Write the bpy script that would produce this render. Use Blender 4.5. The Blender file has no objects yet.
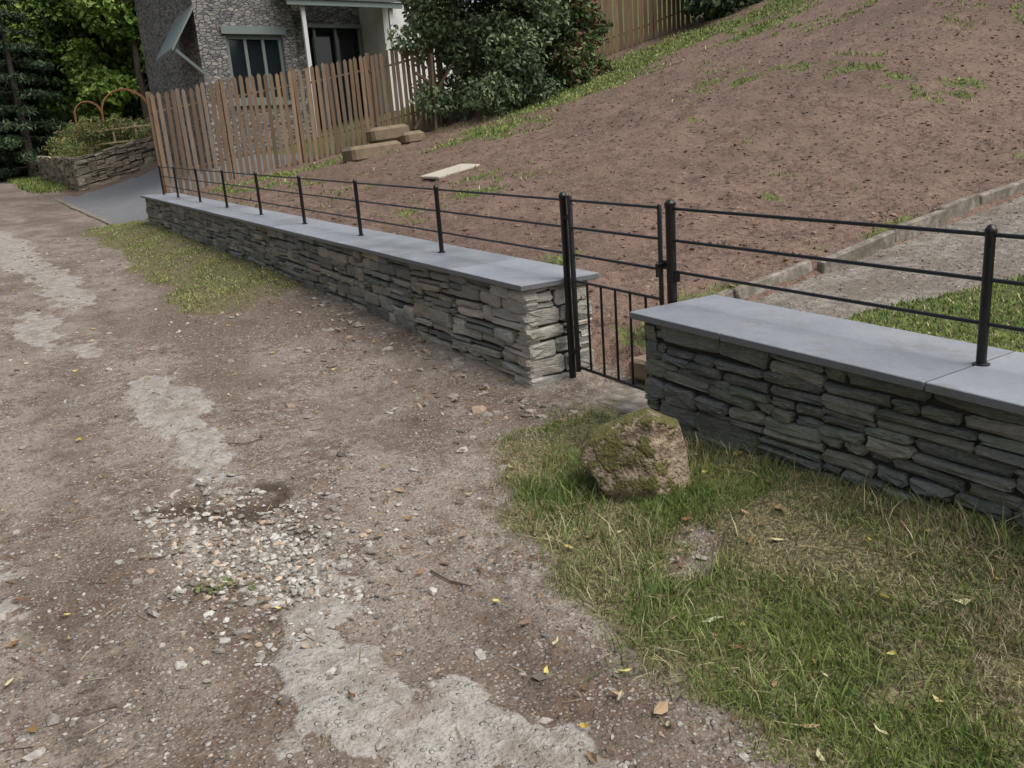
import bpy, math, random
import numpy as np
from mathutils import Vector, Matrix
random.seed(7); RS=np.random.RandomState(11)
S=0.0533
sc=bpy.context.scene
# ------------------------------------------------------------ noise
def vn(x,y,seed=0):
    T=np.random.RandomState(seed).rand(256,256)
    x=np.asarray(x,float);y=np.asarray(y,float)
    xi=np.floor(x).astype(int);yi=np.floor(y).astype(int)
    fx=x-xi;fy=y-yi
    fx=fx*fx*(3-2*fx);fy=fy*fy*(3-2*fy)
    a=T[xi&255,yi&255];b=T[(xi+1)&255,yi&255];c=T[xi&255,(yi+1)&255];d=T[(xi+1)&255,(yi+1)&255]
    return (a*(1-fx)+b*fx)*(1-fy)+(c*(1-fx)+d*fx)*fy
def fbm(x,y,sc=1.,o=4,seed=0):
    r=0;a=.5;t=0
    for i in range(o):
        r=r+a*vn(np.asarray(x)*sc+i*17.3,np.asarray(y)*sc+i*5.7,seed+i);t+=a;a*=.5;sc=sc*2.03
    return r/t-.5
def ss(a,b,x):
    t=np.clip((np.asarray(x,float)-a)/(b-a),0,1);return t*t*(3-2*t)
def ell(x,y,cx,cy,rx,ry,soft=.35):
    d=np.sqrt(((x-cx)/rx)**2+((y-cy)/ry)**2);return 1-ss(1-soft,1+soft,d)
PR=([3.3,4.6,5.4,9,14,40],[3.12,3.15,2.75,2.2,1.8,1.5])
def masks(x,y):
    x=np.asarray(x,float);y=np.asarray(y,float)
    n=fbm(x,y,1.7,4,3);n2=fbm(x,y,5.,3,9)
    wx=x+n2*.35+fbm(x,y,14,2,23)*.14;wy=y+fbm(x,y,2.5,4,21)*.8
    xb=np.interp(y,[.0,1.2,2.2,3.0,3.5],[1.3,1.42,1.52,1.85,2.15])
    g=ss(-.16,.16,x-xb+n*.5+n2*.2)*(1-ss(3.5,3.8,y+n*.4))*(x<2.95)
    g=g*(1-.95*ell(x+n2*.3,y+n2*.2,2.03,2.06,.09,.09,.6))
    xl=np.interp(y,[7.5,8.5,18,19],[2.2,1.62,1.85,2.3])
    g2=ss(-.15,.15,x-xl+n*.5+n2*.2)*ss(7.5,8.6,y+n+n2)*(1-ss(17.6,18.6,y))*(x<2.95)
    g3=ss(-.3,.3,x-2.2+n)*ss(33,36,y)
    g6=(1-ss(-2.9,-2.4,x+n))
    gar=(x>=2.95)&(y<17.3)
    pr=np.interp(x,*PR)
    g4=ss(-.1,.1,pr-y+n*.3+n2*.15)*(x>3.1)*(y<3.9)
    px_=x+n*1.2;py_=y+n2*.8
    patch=np.maximum.reduce([ell(px_,py_,8.3,13.4,1.1,.55,.6),ell(px_,py_,7.9,12.2,.4,.3,.6),ell(px_,py_,12.0,15.3,2.0,1.2,.6),ell(px_,py_,10.7,14.1,1.5,.5,.6),ell(px_,py_,14.3,15.6,2.2,1.,.6),ell(px_,py_,15.5,13.2,1.3,.4,.6),ell(px_,py_,17.3,14.6,2.2,.5,.6),ell(px_,py_,5.2,15.8,1.5,.4,.6),ell(px_,py_,20.5,14.0,4,1.,.6)])
    weeds=ss(-.03,.20,fbm(x,y,.7,5,40)+.09*ss(6,14,x)-.03)*.85*ss(-.04,.2,fbm(x,y,4,3,44))
    weeds=np.maximum(weeds,.7*(1-ss(.15,.5,y-4.05))*ss(-.05,.15,fbm(x,y,2.2,3,46))*(x>3.5))
    g5=np.where(gar&(y>3.95),np.maximum(patch*.95,weeds),0)
    g7=ss(17.3,18,y)*ss(6.3,7,x)*(x>2.95)
    drive=ss(18.2,18.5,y)*(1-ss(29.5,30.5,y+n))*ss(2.35,2.5,x)*(1-ss(6.3,7,x))
    path=((x>3.05)*(y<3.93)*(1-ss(-.1,.1,pr-y+n*.3+n2*.15))*(y>2.0))
    soil=gar*(y>=3.93)*1.0
    grass=np.maximum.reduce([g,g2,g3,g4,g5,g6*1.0,g7])*(1-drive)*(1-(path>.5)*.97)
    conc=np.maximum.reduce([ell(wx,wy,.80,5.1,.20,1.15,.35),ell(wx,wy,.84,2.85,.12,.26,.35),ell(wx,wy,.66,2.3,.17,.34,.35),ell(wx,wy,.85,1.75,.28,.26,.35),
        ell(wx,wy,.75,11.5,.22,2.2,.4),ell(wx,wy,.35,8.6,.16,1.2,.5)*.8,ell(wx,wy,-.2,3.6,.1,.8,.6)*.5,ell(wx,wy,.5,16.,.3,3.5,.5),ell(wx,wy,-.1,6.2,.12,.9,.6)*.5,ell(wx,wy,.65,7.4,.12,.5,.5)*.8])
    pot=ell(wx,wy,.70,3.25,.27,.52,.5)
    damp=np.maximum.reduce([ell(wx,wy,.80,3.74,.34,.13,.6),ell(wx,wy,1.9,4.6,.5,.7,.9)*.5,ell(wx,wy,2.45,6.0,.25,2.0,.8)*.5,ell(wx,wy,.0,2.6,.22,1.1,.9)*.55,ell(wx,wy,1.2,1.9,.14,.7,.8)*.5,ell(wx,wy,.2,5.2,.2,1.5,.9)*.5])
    return dict(grass=grass,soil=soil,path=path*1.0,drive=drive,conc=conc,pot=pot,damp=damp)
def H(x,y,micro=True,M=None):
    x=np.asarray(x,float);y=np.asarray(y,float)
    base=S*y
    dd=np.maximum(x-3.4,-.4)
    k=ss(4,9,y)
    L=.25+.35*k+(.118+.022*k)*dd+.0075*k*np.maximum(dd,0)**2
    L=np.minimum(L,9+0*L)
    L=L+.02*fbm(x,y,.5,3,60)*4*k
    wallstep=ss(2.9,3.05,x)
    gapstep=.1*ss(3.2,3.24,x)+.9*ss(3.25,3.75,x)
    gap=(y>3.02)&(y<4.2)
    k2=ss(17.2,18.0,y)
    stp=np.where(gap,gapstep,wallstep)*(1-k2)+ss(2.4,6.8,x)*k2
    verge=np.interp(y,[0,1.4,2.4,3.1,4.0,4.6,7.5,15,17,18.5],[.21,.20,.12,.02,.015,.06,.13,.20,.16,0])*ss(1.75,2.72,x)
    left=.35*(1-ss(-3.6,-2.5,x))+.25*np.maximum(-3.-x,0)
    left=np.minimum(left,8)
    z=base+L*stp+(1-stp)*verge+left
    if micro:
        m=masks(x,y) if M is None else M
        z=z+fbm(x,y,.9,3,70)*.07*(1-stp)+fbm(x,y,6,3,75)*.022+fbm(x,y,22,2,76)*.008
        z=z+m['conc']*.012-m['pot']*.055-m['damp']*.012-m['path']*.03+m['soil']*(fbm(x,y,5,4,77)*.11)+m['grass']*.012*(x<3)
        z=z-(ell(x,y,2.03,2.06,.13,.13))*.03
    return z
def Hs(x,y): return float(H(np.array([x]),np.array([y]))[0])
# ------------------------------------------------------------ mesh helpers
def mk(name,V,loops,sizes,mats,col=None,matidx=None,smooth=False,link=True):
    me=bpy.data.meshes.new(name)
    V=np.asarray(V,np.float32);loops=np.asarray(loops,np.int32).ravel();sizes=np.asarray(sizes,np.int32)
    me.vertices.add(len(V));me.vertices.foreach_set("co",V.ravel())
    me.loops.add(len(loops));me.loops.foreach_set("vertex_index",loops)
    me.polygons.add(len(sizes));st=np.concatenate([[0],np.cumsum(sizes)[:-1]]).astype(np.int32)
    me.polygons.foreach_set("loop_start",st)
    if matidx is not None: me.polygons.foreach_set("material_index",np.asarray(matidx,np.int32))
    me.polygons.foreach_set("use_smooth",np.full(len(sizes),bool(smooth)))
    for m in mats: me.materials.append(m)
    me.update(calc_edges=True)
    if col is not None:
        a=me.color_attributes.new("Col","FLOAT_COLOR","POINT")
        c=np.ones((len(V),4),np.float32);c[:,:3]=col;a.data.foreach_set("color",c.ravel())
    ob=bpy.data.objects.new(name,me)
    if link: sc.collection.objects.link(ob)
    return ob
class MB:
    def __init__(s): s.V=[];s.L=[];s.N=[];s.C=[];s.M=[];s.n=0
    def add(s,vs,fs,col=(1,1,1),mi=0):
        s.V.extend([tuple(v) for v in vs])
        for f in fs: s.L.extend([i+s.n for i in f]);s.N.append(len(f));s.M.append(mi)
        s.C.extend([tuple(col)]*len(vs));s.n+=len(vs)
    def box(s,c,dx,dy,dz,col=(1,1,1),mi=0,R=None,bev=0.0):
        if bev<=0:
            vs=[Vector((sx*dx/2,sy*dy/2,sz*dz/2)) for sx in(-1,1) for sy in(-1,1) for sz in(-1,1)]
            fs=[(0,1,3,2),(4,6,7,5),(0,4,5,1),(2,3,7,6),(0,2,6,4),(1,5,7,3)]
        else:
            vs=[];b=bev
            for sz,iz,ins in((-1,0,b),(-1,b,0),(1,b,0),(1,0,b)):
                z=sz*(dz/2-iz)
                X=dx/2-ins;Y=dy/2-ins
                for (a,bb) in((-X+b,-Y),(X-b,-Y),(X,-Y+b),(X,Y-b),(X-b,Y),(-X+b,Y),(-X,Y-b),(-X,-Y+b)): vs.append(Vector((a,bb,z)))
            fs=[tuple(range(7,-1,-1)),tuple(range(24,32))]
            for r in range(3):
                for i in range(8):
                    j=(i+1)%8;fs.append((r*8+i,r*8+j,r*8+8+j,r*8+8+i))
        if R is not None: vs=[R@v for v in vs]
        s.add([v+Vector(c) for v in vs],fs,col,mi)
    def tube(s,p0,p1,r0,r1=None,n=10,col=(1,1,1),mi=0,cap=True):
        p0=Vector(p0);p1=Vector(p1);r1=r0 if r1 is None else r1
        d=(p1-p0).normalized();a=d.orthogonal().normalized();b=d.cross(a)
        vs=[]
        for p,r in((p0,r0),(p1,r1)):
            for i in range(n):
                t=2*math.pi*i/n;vs.append(p+a*math.cos(t)*r+b*math.sin(t)*r)
        fs=[(i,(i+1)%n,n+(i+1)%n,n+i) for i in range(n)]
        if cap: fs+= [tuple(range(n-1,-1,-1)),tuple(range(n,2*n))]
        s.add(vs,fs,col,mi)
    def lathe(s,c,prof,n=14,col=(1,1,1),mi=0):
        vs=[];c=Vector(c)
        for z,r in prof:
            for i in range(n):
                t=2*math.pi*i/n;vs.append(c+Vector((r*math.cos(t),r*math.sin(t),z)))
        fs=[]
        for k in range(len(prof)-1):
            for i in range(n):
                j=(i+1)%n;fs.append((k*n+i,k*n+j,k*n+n+j,k*n+n+i))
        fs.append(tuple(range(n-1,-1,-1)));q=(len(prof)-1)*n;fs.append(tuple(range(q,q+n)))
        s.add(vs,fs,col,mi)
    def ob(s,name,mats,smooth=False):
        o=mk(name,s.V,s.L,s.N,mats,np.array(s.C),s.M,smooth);return o
def smooth_angle(o,deg=40):
    me=o.data
    me.polygons.foreach_set("use_smooth",np.ones(len(me.polygons),bool))
    try: me.set_sharp_from_angle(angle=math.radians(deg))
    except Exception: pass
# ------------------------------------------------------------ materials
class NT:
    def __init__(s,name):
        s.m=bpy.data.materials.new(name);s.m.use_nodes=True;s.t=s.m.node_tree;s.n=s.t.nodes
        s.b=s.n["Principled BSDF"]
        s.b.inputs["Specular IOR Level"].default_value=.3
        s.geo=s.n.new("ShaderNodeNewGeometry");s.pos=s.geo.outputs["Position"]
    def set(s,inp,v):
        if isinstance(v,bpy.types.NodeSocket): s.t.links.new(v,inp)
        else:
            if isinstance(v,(tuple,list)) and len(v)==3 and inp.type=='RGBA': v=(*v,1)
            inp.default_value=v
    def noise(s,scale,det=3,rough=.55,out="Fac",vec=None):
        n=s.n.new("ShaderNodeTexNoise");s.set(n.inputs["Vector"],vec or s.pos);n.inputs["Scale"].default_value=scale
        n.inputs["Detail"].default_value=min(det,3);n.inputs["Roughness"].default_value=rough;return n.outputs[out]
    def vor(s,scale,out="Distance",feature="F1",vec=None,rnd=1):
        n=s.n.new("ShaderNodeTexVoronoi");n.feature=feature;s.set(n.inputs["Vector"],vec or s.pos);n.inputs["Scale"].default_value=scale
        n.inputs["Randomness"].default_value=rnd;return n.outputs[out]
    def mix(s,f,a,b,mode="MIX"):
        n=s.n.new("ShaderNodeMix");n.data_type="RGBA";n.blend_type=mode
        s.set(n.inputs[0],f);s.set(n.inputs[6],a);s.set(n.inputs[7],b);return n.outputs[2]
    def math(s,op,a,b=0.,c=0.):
        n=s.n.new("ShaderNodeMath");n.operation=op;s.set(n.inputs[0],a);s.set(n.inputs[1],b);s.set(n.inputs[2],c);return n.outputs[0]
    def ramp(s,f,lo,hi,a=0.,b=1.):
        n=s.n.new("ShaderNodeMapRange");n.clamp=True;n.interpolation_type='SMOOTHSTEP'
        s.set(n.inputs[0],f);s.set(n.inputs[1],lo);s.set(n.inputs[2],hi);s.set(n.inputs[3],a);s.set(n.inputs[4],b);return n.outputs[0]
    def attr(s,name):
        n=s.n.new("ShaderNodeAttribute");n.attribute_name=name;return n
    def sep(s,c):
        n=s.n.new("ShaderNodeSeparateColor");s.t.links.new(c,n.inputs[0]);return n.outputs
    def bump(s,h,dist,strength=1.):
        n=s.n.new("ShaderNodeBump");n.inputs["Distance"].default_value=dist;n.inputs["Strength"].default_value=strength
        s.set(n.inputs["Height"],h);s.t.links.new(n.outputs[0],s.b.inputs["Normal"])
    def out(s,col,rough=.9,spec=None):
        s.set(s.b.inputs["Base Color"],col);s.set(s.b.inputs["Roughness"],rough)
        if spec is not None: s.b.inputs["Specular IOR Level"].default_value=spec
        return s.m
    def scale(s,v,sx,sy,sz):
        n=s.n.new("ShaderNodeMapping");s.t.links.new(v,n.inputs[0]);n.inputs["Scale"].default_value=(sx,sy,sz);return n.outputs[0]
def ground_mat(kind):
    g=NT("ground_"+kind)
    A=g.sep(g.attr("m1").outputs["Color"])
    n1=g.noise(2.2,3,.65);n2=g.noise(15,3,.7);n3=g.noise(75,2,.65)
    vv=g.n.new("ShaderNodeTexVoronoi");g.set(vv.inputs["Vector"],g.pos);vv.inputs["Scale"].default_value=95;vd=vv.outputs["Distance"];vs=g.sep(vv.outputs["Color"])
    stm=g.math("MULTIPLY",g.ramp(vd,.28,.5,1,0),g.ramp(vs[1],.35,.5))
    def edge(m,amt=.6,lo=.4,hi=.6):
        e=g.math("ADD",m,g.math("MULTIPLY",g.math("SUBTRACT",n2,.5),amt));return g.ramp(e,lo,hi)
    hgt=g.math("ADD",g.math("MULTIPLY",n3,.7),g.math("MULTIPLY",n2,1.6))
    if kind=="lane":
        B=g.sep(g.attr("m2").outputs["Color"])
        n0=g.noise(.9,3,.6,vec=g.scale(g.pos,1,.45,1))
        c=g.mix(g.ramp(n1,.38,.62),(.135,.096,.070),(.245,.203,.162))
        c=g.mix(g.ramp(n2,.42,.68,0,.85),c,(.30,.265,.225))
        c=g.mix(g.ramp(n0,.46,.62,0,.7),c,(.115,.079,.055))
        st=g.mix(vs[0],(.10,.085,.07),(.48,.45,.41))
        c=g.mix(g.math("MULTIPLY",stm,.65),c,st)
        v2=g.n.new("ShaderNodeTexVoronoi");g.set(v2.inputs["Vector"],g.pos);v2.inputs["Scale"].default_value=42;vc2=g.sep(v2.outputs["Color"])
        stm2=g.math("MULTIPLY",g.ramp(v2.outputs["Distance"],.3,.42,1,0),g.ramp(vc2[1],.66,.74))
        c=g.mix(g.math("MULTIPLY",stm2,.85),c,g.mix(vc2[0],(.12,.105,.09),(.46,.43,.40)))
        c=g.mix(g.ramp(n3,.32,.5,.6,0),c,(.055,.04,.03))
        pc=g.mix(g.ramp(n2,.35,.65),(.28,.26,.23),(.40,.38,.345));pc=g.mix(g.ramp(n3,.35,.5,.35,0),pc,(.19,.168,.14))
        pc=g.mix(g.ramp(g.noise(5,3,.7),.5,.62,0,.6),pc,(.22,.185,.145))
        pm=edge(B[0],1.,.36,.62);c=g.mix(g.math("MULTIPLY",pm,.82),c,pc)
        c=g.mix(g.math("MULTIPLY",edge(B[1],.9),.6),c,g.mix(vs[0],(.10,.08,.06),(.40,.37,.33)))
        c=g.mix(g.math("MULTIPLY",edge(B[2],1.,.3,.8),.85),c,(.058,.041,.030))
        hgt=g.math("ADD",hgt,g.math("MULTIPLY",stm2,.9))
        gr=g.mix(g.ramp(n2,.35,.65),(.065,.055,.03),(.13,.115,.055));gr=g.mix(g.ramp(n3,.48,.62,0,.65),gr,(.30,.26,.15))
    elif kind=="garden":
        c=g.mix(g.ramp(n2,.32,.66),(.075,.047,.035),(.205,.138,.105))
        c=g.mix(g.ramp(n1,.42,.65,0,.6),c,(.215,.147,.111))
        c=g.mix(g.ramp(g.noise(.45,3,.6),.45,.65,0,.5),c,(.105,.071,.052))
        c=g.mix(g.math("MULTIPLY",stm,.5),c,g.mix(vs[0],(.10,.07,.05),(.38,.29,.23)))
        c=g.mix(g.ramp(n3,.32,.5,.65,0),c,(.045,.03,.022))
        gr=g.mix(g.ramp(n2,.35,.65),(.07,.065,.03),(.13,.16,.045))
    elif kind=="path":
        c=g.mix(g.ramp(n2,.35,.65),(.15,.132,.11),(.27,.245,.21));c=g.mix(g.math("MULTIPLY",stm,.6),c,g.mix(vs[0],(.12,.1,.085),(.40,.375,.34)));c=g.mix(g.ramp(n1,.42,.62,0,.65),c,(.13,.108,.085))
        gr=g.mix(n2,(.06,.07,.02),(.12,.14,.04))
    else:
        c=g.mix(n2,(.13,.135,.14),(.19,.195,.2));gr=c
    c=g.mix(edge(A[0],.9,.3,.7),c,gr)
    g.bump(hgt,.016,.95)
    return g.out(c,.92,.25)
def attr_mat(name,rough=.8,spec=.3,noise=None,amt=.3,dark=(.03,.03,.025)):
    g=NT(name);c=g.attr("Col").outputs["Color"]
    if noise:
        n=g.noise(noise,2,.65);c=g.mix(g.ramp(n,.35,.65,amt,0),c,dark)
    return g.out(c,rough,spec)
def wall_stone_mat():
    g=NT("slate_stone");c=g.attr("Col").outputs["Color"]
    sv=g.scale(g.pos,1,1,3)
    n=g.noise(9,3,.7,vec=sv);n2=g.noise(42,3,.65,vec=sv)
    c=g.mix(g.ramp(n,.3,.7,.0,.5),c,g.mix(n2,(.11,.108,.095),(.35,.335,.29)))
    c=g.mix(g.ramp(g.noise(3.5,3,.6),.50,.66,0,.4),c,(.11,.12,.075))
    c=g.mix(g.ramp(n2,.55,.75,0,.4),c,(.40,.39,.36))
    c=g.mix(g.ramp(n2,.25,.42,.6,0),c,(.045,.043,.038))
    h=g.math("ADD",g.math("MULTIPLY",n,1.),g.math("MULTIPLY",n2,.5));g.bump(h,.018,1)
    return g.out(c,.85,.3)
def cap_mat():
    g=NT("slate_coping");c=g.attr("Col").outputs["Color"]
    n=g.noise(3,3,.65);n2=g.noise(60,3,.6);n4=g.noise(7,3,.7)
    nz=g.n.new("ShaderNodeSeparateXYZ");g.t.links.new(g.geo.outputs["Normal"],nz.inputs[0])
    c=g.mix(g.ramp(n,.35,.7,0,.5),c,(.28,.29,.31))
    c=g.mix(g.ramp(n2,.5,.75,0,.3),c,(.35,.355,.365))
    c=g.mix(g.ramp(n4,.54,.68,0,.5),c,(.175,.17,.155))
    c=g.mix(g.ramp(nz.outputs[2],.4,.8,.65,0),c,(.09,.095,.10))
    g.bump(g.math("ADD",n2,n4),.003,.7)
    return g.out(c,g.ramp(n,.3,.7,.45,.65),.4)
GM={k:ground_mat(k) for k in("lane","garden","path","drive")}
M_stone=wall_stone_mat();M_cap=cap_mat()
M_dark=NT("wall_core_shadow").out((.035,.032,.028),.95)
g=NT("black_painted_iron");g.bump(g.noise(120,3),.0006,.5);M_iron=g.out(g.mix(g.ramp(g.noise(25,3),.55,.75,0,.6),(.006,.006,.007),(.018,.017,.016)),.35,.45)
M_grass=attr_mat("grass_blades",.6,.2)
M_leaf=attr_mat("leaf_foliage",.55,.3)
M_peb=attr_mat("gravel_stones",.85,.3,noise=60,amt=.3)
M_litter=attr_mat("fallen_leaf",.7,.2)
g=NT("tree_bark");sv=g.scale(g.pos,1,1,.2);M_bark=g.out(g.mix(g.noise(12,3,.7,vec=sv),(.04,.032,.024),(.16,.13,.10)),.9)
g=NT("weathered_timber");sv=g.scale(g.pos,1,1,.08);nn=g.noise(40,3,.65,vec=sv);M_wood=g.out(g.mix(g.ramp(nn,.3,.7,0,.45),g.attr("Col").outputs["Color"],(.08,.058,.04)),.85)
# ------------------------------------------------------------ ground
def cat(*a): return np.unique(np.round(np.concatenate(a),4))
xs=cat(np.arange(-80,-8,4),np.arange(-8,-1.2,.25),np.arange(-1.2,4.2,.03),np.arange(4.2,12,.08),np.arange(12,26,.3),np.arange(26,120,5))
ys=cat(np.arange(-20,.3,.8),np.arange(.3,6,.03),np.arange(6,12,.06),np.arange(12,24,.15),np.arange(24,60,.8),np.arange(60,300,10))
XX,YY=np.meshgrid(xs,ys,indexing='ij');fx=XX.ravel();fy=YY.ravel()
MK=masks(fx,fy);fz=H(fx,fy,True,MK)
nx,ny=len(xs),len(ys)
idx=np.arange(nx*ny).reshape(nx,ny)
Q=np.stack([idx[:-1,:-1],idx[1:,:-1],idx[1:,1:],idx[:-1,1:]],-1).reshape(-1,4)
qx=fx[Q].mean(1);qy=fy[Q].mean(1)
mq={k:v[Q].mean(1) for k,v in MK.items()}
lab=np.zeros(len(Q),int)
lab[(qx>2.95)]=1
lab[(qx>2.95)&(qx<3.3)&(qy>3.1)&(qy<4.15)]=0
lab[(qx>3.3)&(qy<3.93)&(mq['path']>.5)]=2
lab[(qx<=2.95)&(qx>1.2)&(mq['grass']>.5)]=3
lab[mq['drive']>.5]=4
Vall=np.stack([fx,fy,fz],1)
for li,(nm,mt) in enumerate([("gravel_lane","lane"),("garden_ground","garden"),("garden_path","path"),("grass_verge","lane"),("asphalt_driveway","drive")]):
    q=Q[lab==li];u,inv=np.unique(q,return_inverse=True);inv=inv.reshape(q.shape)
    o=mk(nm,Vall[u],inv,np.full(len(q),4),[GM[mt]],smooth=True)
    for an,ch in(("m1",("grass","soil","path")),("m2",("conc","pot","damp"))):
        a=o.data.color_attributes.new(an,"FLOAT_COLOR","POINT");c=np.ones((len(u),4),np.float32)
        for k in range(3): c[:,k]=MK[ch[k]][u]
        a.data.foreach_set("color",c.ravel())
# ------------------------------------------------------------ grass
def blades(name,x,y,ln,w,col,lean=.5,low=.25):
    n=len(x);z=H(x,y)-.004
    a=RS.rand(n)*2*np.pi;sx=np.cos(a)*w/2;sy=np.sin(a)*w/2
    b=RS.rand(n)*2*np.pi;le=ln*lean*(.3+RS.rand(n));dx=np.cos(b)*le;dy=np.sin(b)*le
    up=np.sqrt(np.maximum(ln**2-le**2,(ln*low)**2))
    P=lambda px,py,pz:np.stack([px,py,pz],1)
    v=np.stack([P(x-sx,y-sy,z),P(x+sx,y+sy,z),P(x+dx*.35-sx*.8,y+dy*.35-sy*.8,z+up*.6),P(x+dx*.35+sx*.8,y+dy*.35+sy*.8,z+up*.6),P(x+dx,y+dy,z+up)],1).reshape(-1,3)
    k=np.arange(n)[:,None]*5
    L=(k+np.array([0,1,3,2,2,3,4])).ravel();N=np.tile([4,3],n)
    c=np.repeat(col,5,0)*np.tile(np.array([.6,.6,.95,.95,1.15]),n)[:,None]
    return mk(name,v,L,N,[M_grass],c,smooth=True)
ST=np.array([.44,.385,.22])
def gcol(x,y,n,straw=.15,sd=5):
    g=np.array([.165,.225,.055]);g2=np.array([.095,.145,.038]);g3=np.array([.29,.315,.095])
    t=RS.rand(n,1);c=g*(1-t)+g2*t
    t2=np.clip(fbm(x,y,2.5,3,sd)*3+.3,0,1)[:,None]*RS.rand(n,1);c=c*(1-t2)+g3*t2
    m=RS.rand(n)<straw;c[m]=ST*(.5+.7*RS.rand(m.sum(),1));return c
def scatter(n,x0,x1,y0,y1,fn,pw=1.):
    x=x0+RS.rand(n)*(x1-x0);y=y0+(RS.rand(n)**pw)*(y1-y0);p=fn(x,y);k=RS.rand(n)<p;return x[k],y[k]
gm=lambda x,y:masks(x,y)['grass']
dens=lambda x,y:gm(x,y)**1.5*np.clip(.55+fbm(x,y,4,3,90)*3.0-.5*ss(.06,.2,fbm(x,y,2.6,4,130)),.1,1)
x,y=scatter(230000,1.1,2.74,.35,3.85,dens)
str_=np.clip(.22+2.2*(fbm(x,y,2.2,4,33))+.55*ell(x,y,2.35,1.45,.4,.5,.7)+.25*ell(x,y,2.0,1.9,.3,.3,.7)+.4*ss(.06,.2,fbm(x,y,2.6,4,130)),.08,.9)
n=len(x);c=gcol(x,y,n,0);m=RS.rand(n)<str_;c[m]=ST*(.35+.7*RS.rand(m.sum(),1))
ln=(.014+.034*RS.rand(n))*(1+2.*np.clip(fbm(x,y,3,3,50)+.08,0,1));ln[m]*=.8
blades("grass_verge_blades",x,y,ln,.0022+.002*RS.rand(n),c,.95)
x,y=scatter(14000,1.2,2.74,.35,3.7,lambda x,y:gm(x,y)*np.clip(fbm(x,y,3.5,3,50)*3-.05+.8*ell(x,y,1.75,2.1,.3,.8,.6)+.5*(x>2.55),0,1));n=len(x)
blades("grass_tufts",x,y,.05+.09*RS.rand(n),.003+.002*RS.rand(n),gcol(x,y,n,.3)*1.05,.95)
x,y=scatter(26000,1.15,2.72,.4,3.7,lambda x,y:gm(x,y)**.7*np.clip(.25+2*fbm(x,y,2.2,4,33)+.7*ell(x,y,2.3,1.5,.45,.5,.7),.08,1));n=len(x)
blades("dry_grass_clippings",x,y,.03+.05*RS.rand(n),.0016+.0012*RS.rand(n),ST*(.5+.8*RS.rand(n,1)),1.2,.35)
x,y=scatter(80000,1.4,2.70,7.3,18.8,lambda x,y:dens(x,y)*(1-.03*(y-7)));n=len(x)
blades("grass_bank",x,y,.015+.03*RS.rand(n),.006+.005*RS.rand(n),gcol(x,y,n,.3)*1.1,.85)
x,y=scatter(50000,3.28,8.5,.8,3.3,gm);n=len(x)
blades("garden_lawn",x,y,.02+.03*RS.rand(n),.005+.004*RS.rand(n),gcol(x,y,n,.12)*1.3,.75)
x,y=scatter(210000,3.35,24,4.0,17.0,lambda x,y:gm(x,y)**1.4*.8);n=len(x);dd=np.hypot(x,y)
blades("garden_weeds",x,y,.03+.05*RS.rand(n),.0011*dd+.004*RS.rand(n),gcol(x,y,n,.1)*1.25,.8)
x,y=scatter(20000,2.0,4,33,60,gm);n=len(x)
blades("grass_roadside",x,y,.1+.1*RS.rand(n),.03+.02*RS.rand(n),gcol(x,y,n,.1),.6)
# ------------------------------------------------------------ pebbles
import bmesh
def ico(sub):
    bm=bmesh.new();bmesh.ops.create_icosphere(bm,subdivisions=sub,radius=1);v=np.array([q.co[:] for q in bm.verts]);f=np.array([[w.index for w in p.verts] for p in bm.faces]);bm.free();return v,f
I1,F1=ico(1)
def pebbles(name,x,y,r,col,mat=None,sink=.25,flat=.6):
    n=len(x);z=H(x,y)
    R=RS.randn(n,3,3);Qm,_=np.linalg.qr(R)
    sc_=np.stack([r*(.8+.5*RS.rand(n)),r*(.6+.4*RS.rand(n)),r*(.4+.4*RS.rand(n))],1)
    v=I1[None]*(1+.22*RS.randn(n,len(I1),1).clip(-1.5,1.5))*sc_[:,None,:]
    v=np.einsum('nij,nkj->nki',Qm,v);v[:,:,2]*=flat
    v+=np.stack([x,y,z+r*.5*flat-r*sink],1)[:,None,:]
    k=np.arange(n)[:,None,None]*len(I1);L=(k+F1[None]).ravel()
    return mk(name,v.reshape(-1,3),L,np.full(n*len(F1),3),[mat or M_peb],np.repeat(col,len(I1),0))
def scol(n,lo=(.13,.11,.09),hi=(.46,.43,.39)):
    t=RS.rand(n,1)**1.3;c=np.array(lo)*(1-t)+np.array(hi)*t
    m=RS.rand(n)<.2;c[m]*=np.array([1.05,.85,.7]);return c
lane_d=lambda x,y:(1-gm(x,y))*(1-.85*masks(x,y)['conc'])*np.clip(.35+fbm(x,y,2,4,110)*3.5,.05,1)
x,y=scatter(34000,-1.0,2.7,.6,8,lane_d,1.4);n=len(x);r=.003+.009*RS.rand(n)**2.3
pebbles("lane_gravel",x,y,r,scol(n))
x,y=scatter(10000,.1,1.4,2.2,4.2,lambda x,y:np.clip(masks(x,y)['pot']**.5+.12*ell(x,y,.75,3.2,.6,.9,.8)-.3*masks(x,y)['damp'],0,1)*.95);n=len(x)
pebbles("pothole_stones",x,y,.005+.017*RS.rand(n)**2.2,scol(n,(.20,.175,.145),(.60,.575,.52)),sink=.05)
x,y=scatter(1500,-.8,2.6,1,17,lambda x,y:(1-gm(x,y)));n=len(x)
pebbles("lane_stones",x,y,.01+.024*RS.rand(n)**3,scol(n))
x,y=scatter(800,1.9,2.68,3.5,7.5,lambda x,y:(.2+.8*(x>2.45)));n=len(x)
pebbles("wall_foot_rubble",x,y,.012+.04*RS.rand(n)**3,scol(n,(.13,.11,.09),(.38,.34,.29)),sink=.35)
x,y=scatter(30000,3.35,16,4.0,16.5,lambda x,y:(1-gm(x,y))*np.clip(1.2-.06*y,.2,1),1.2);n=len(x)
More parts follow.
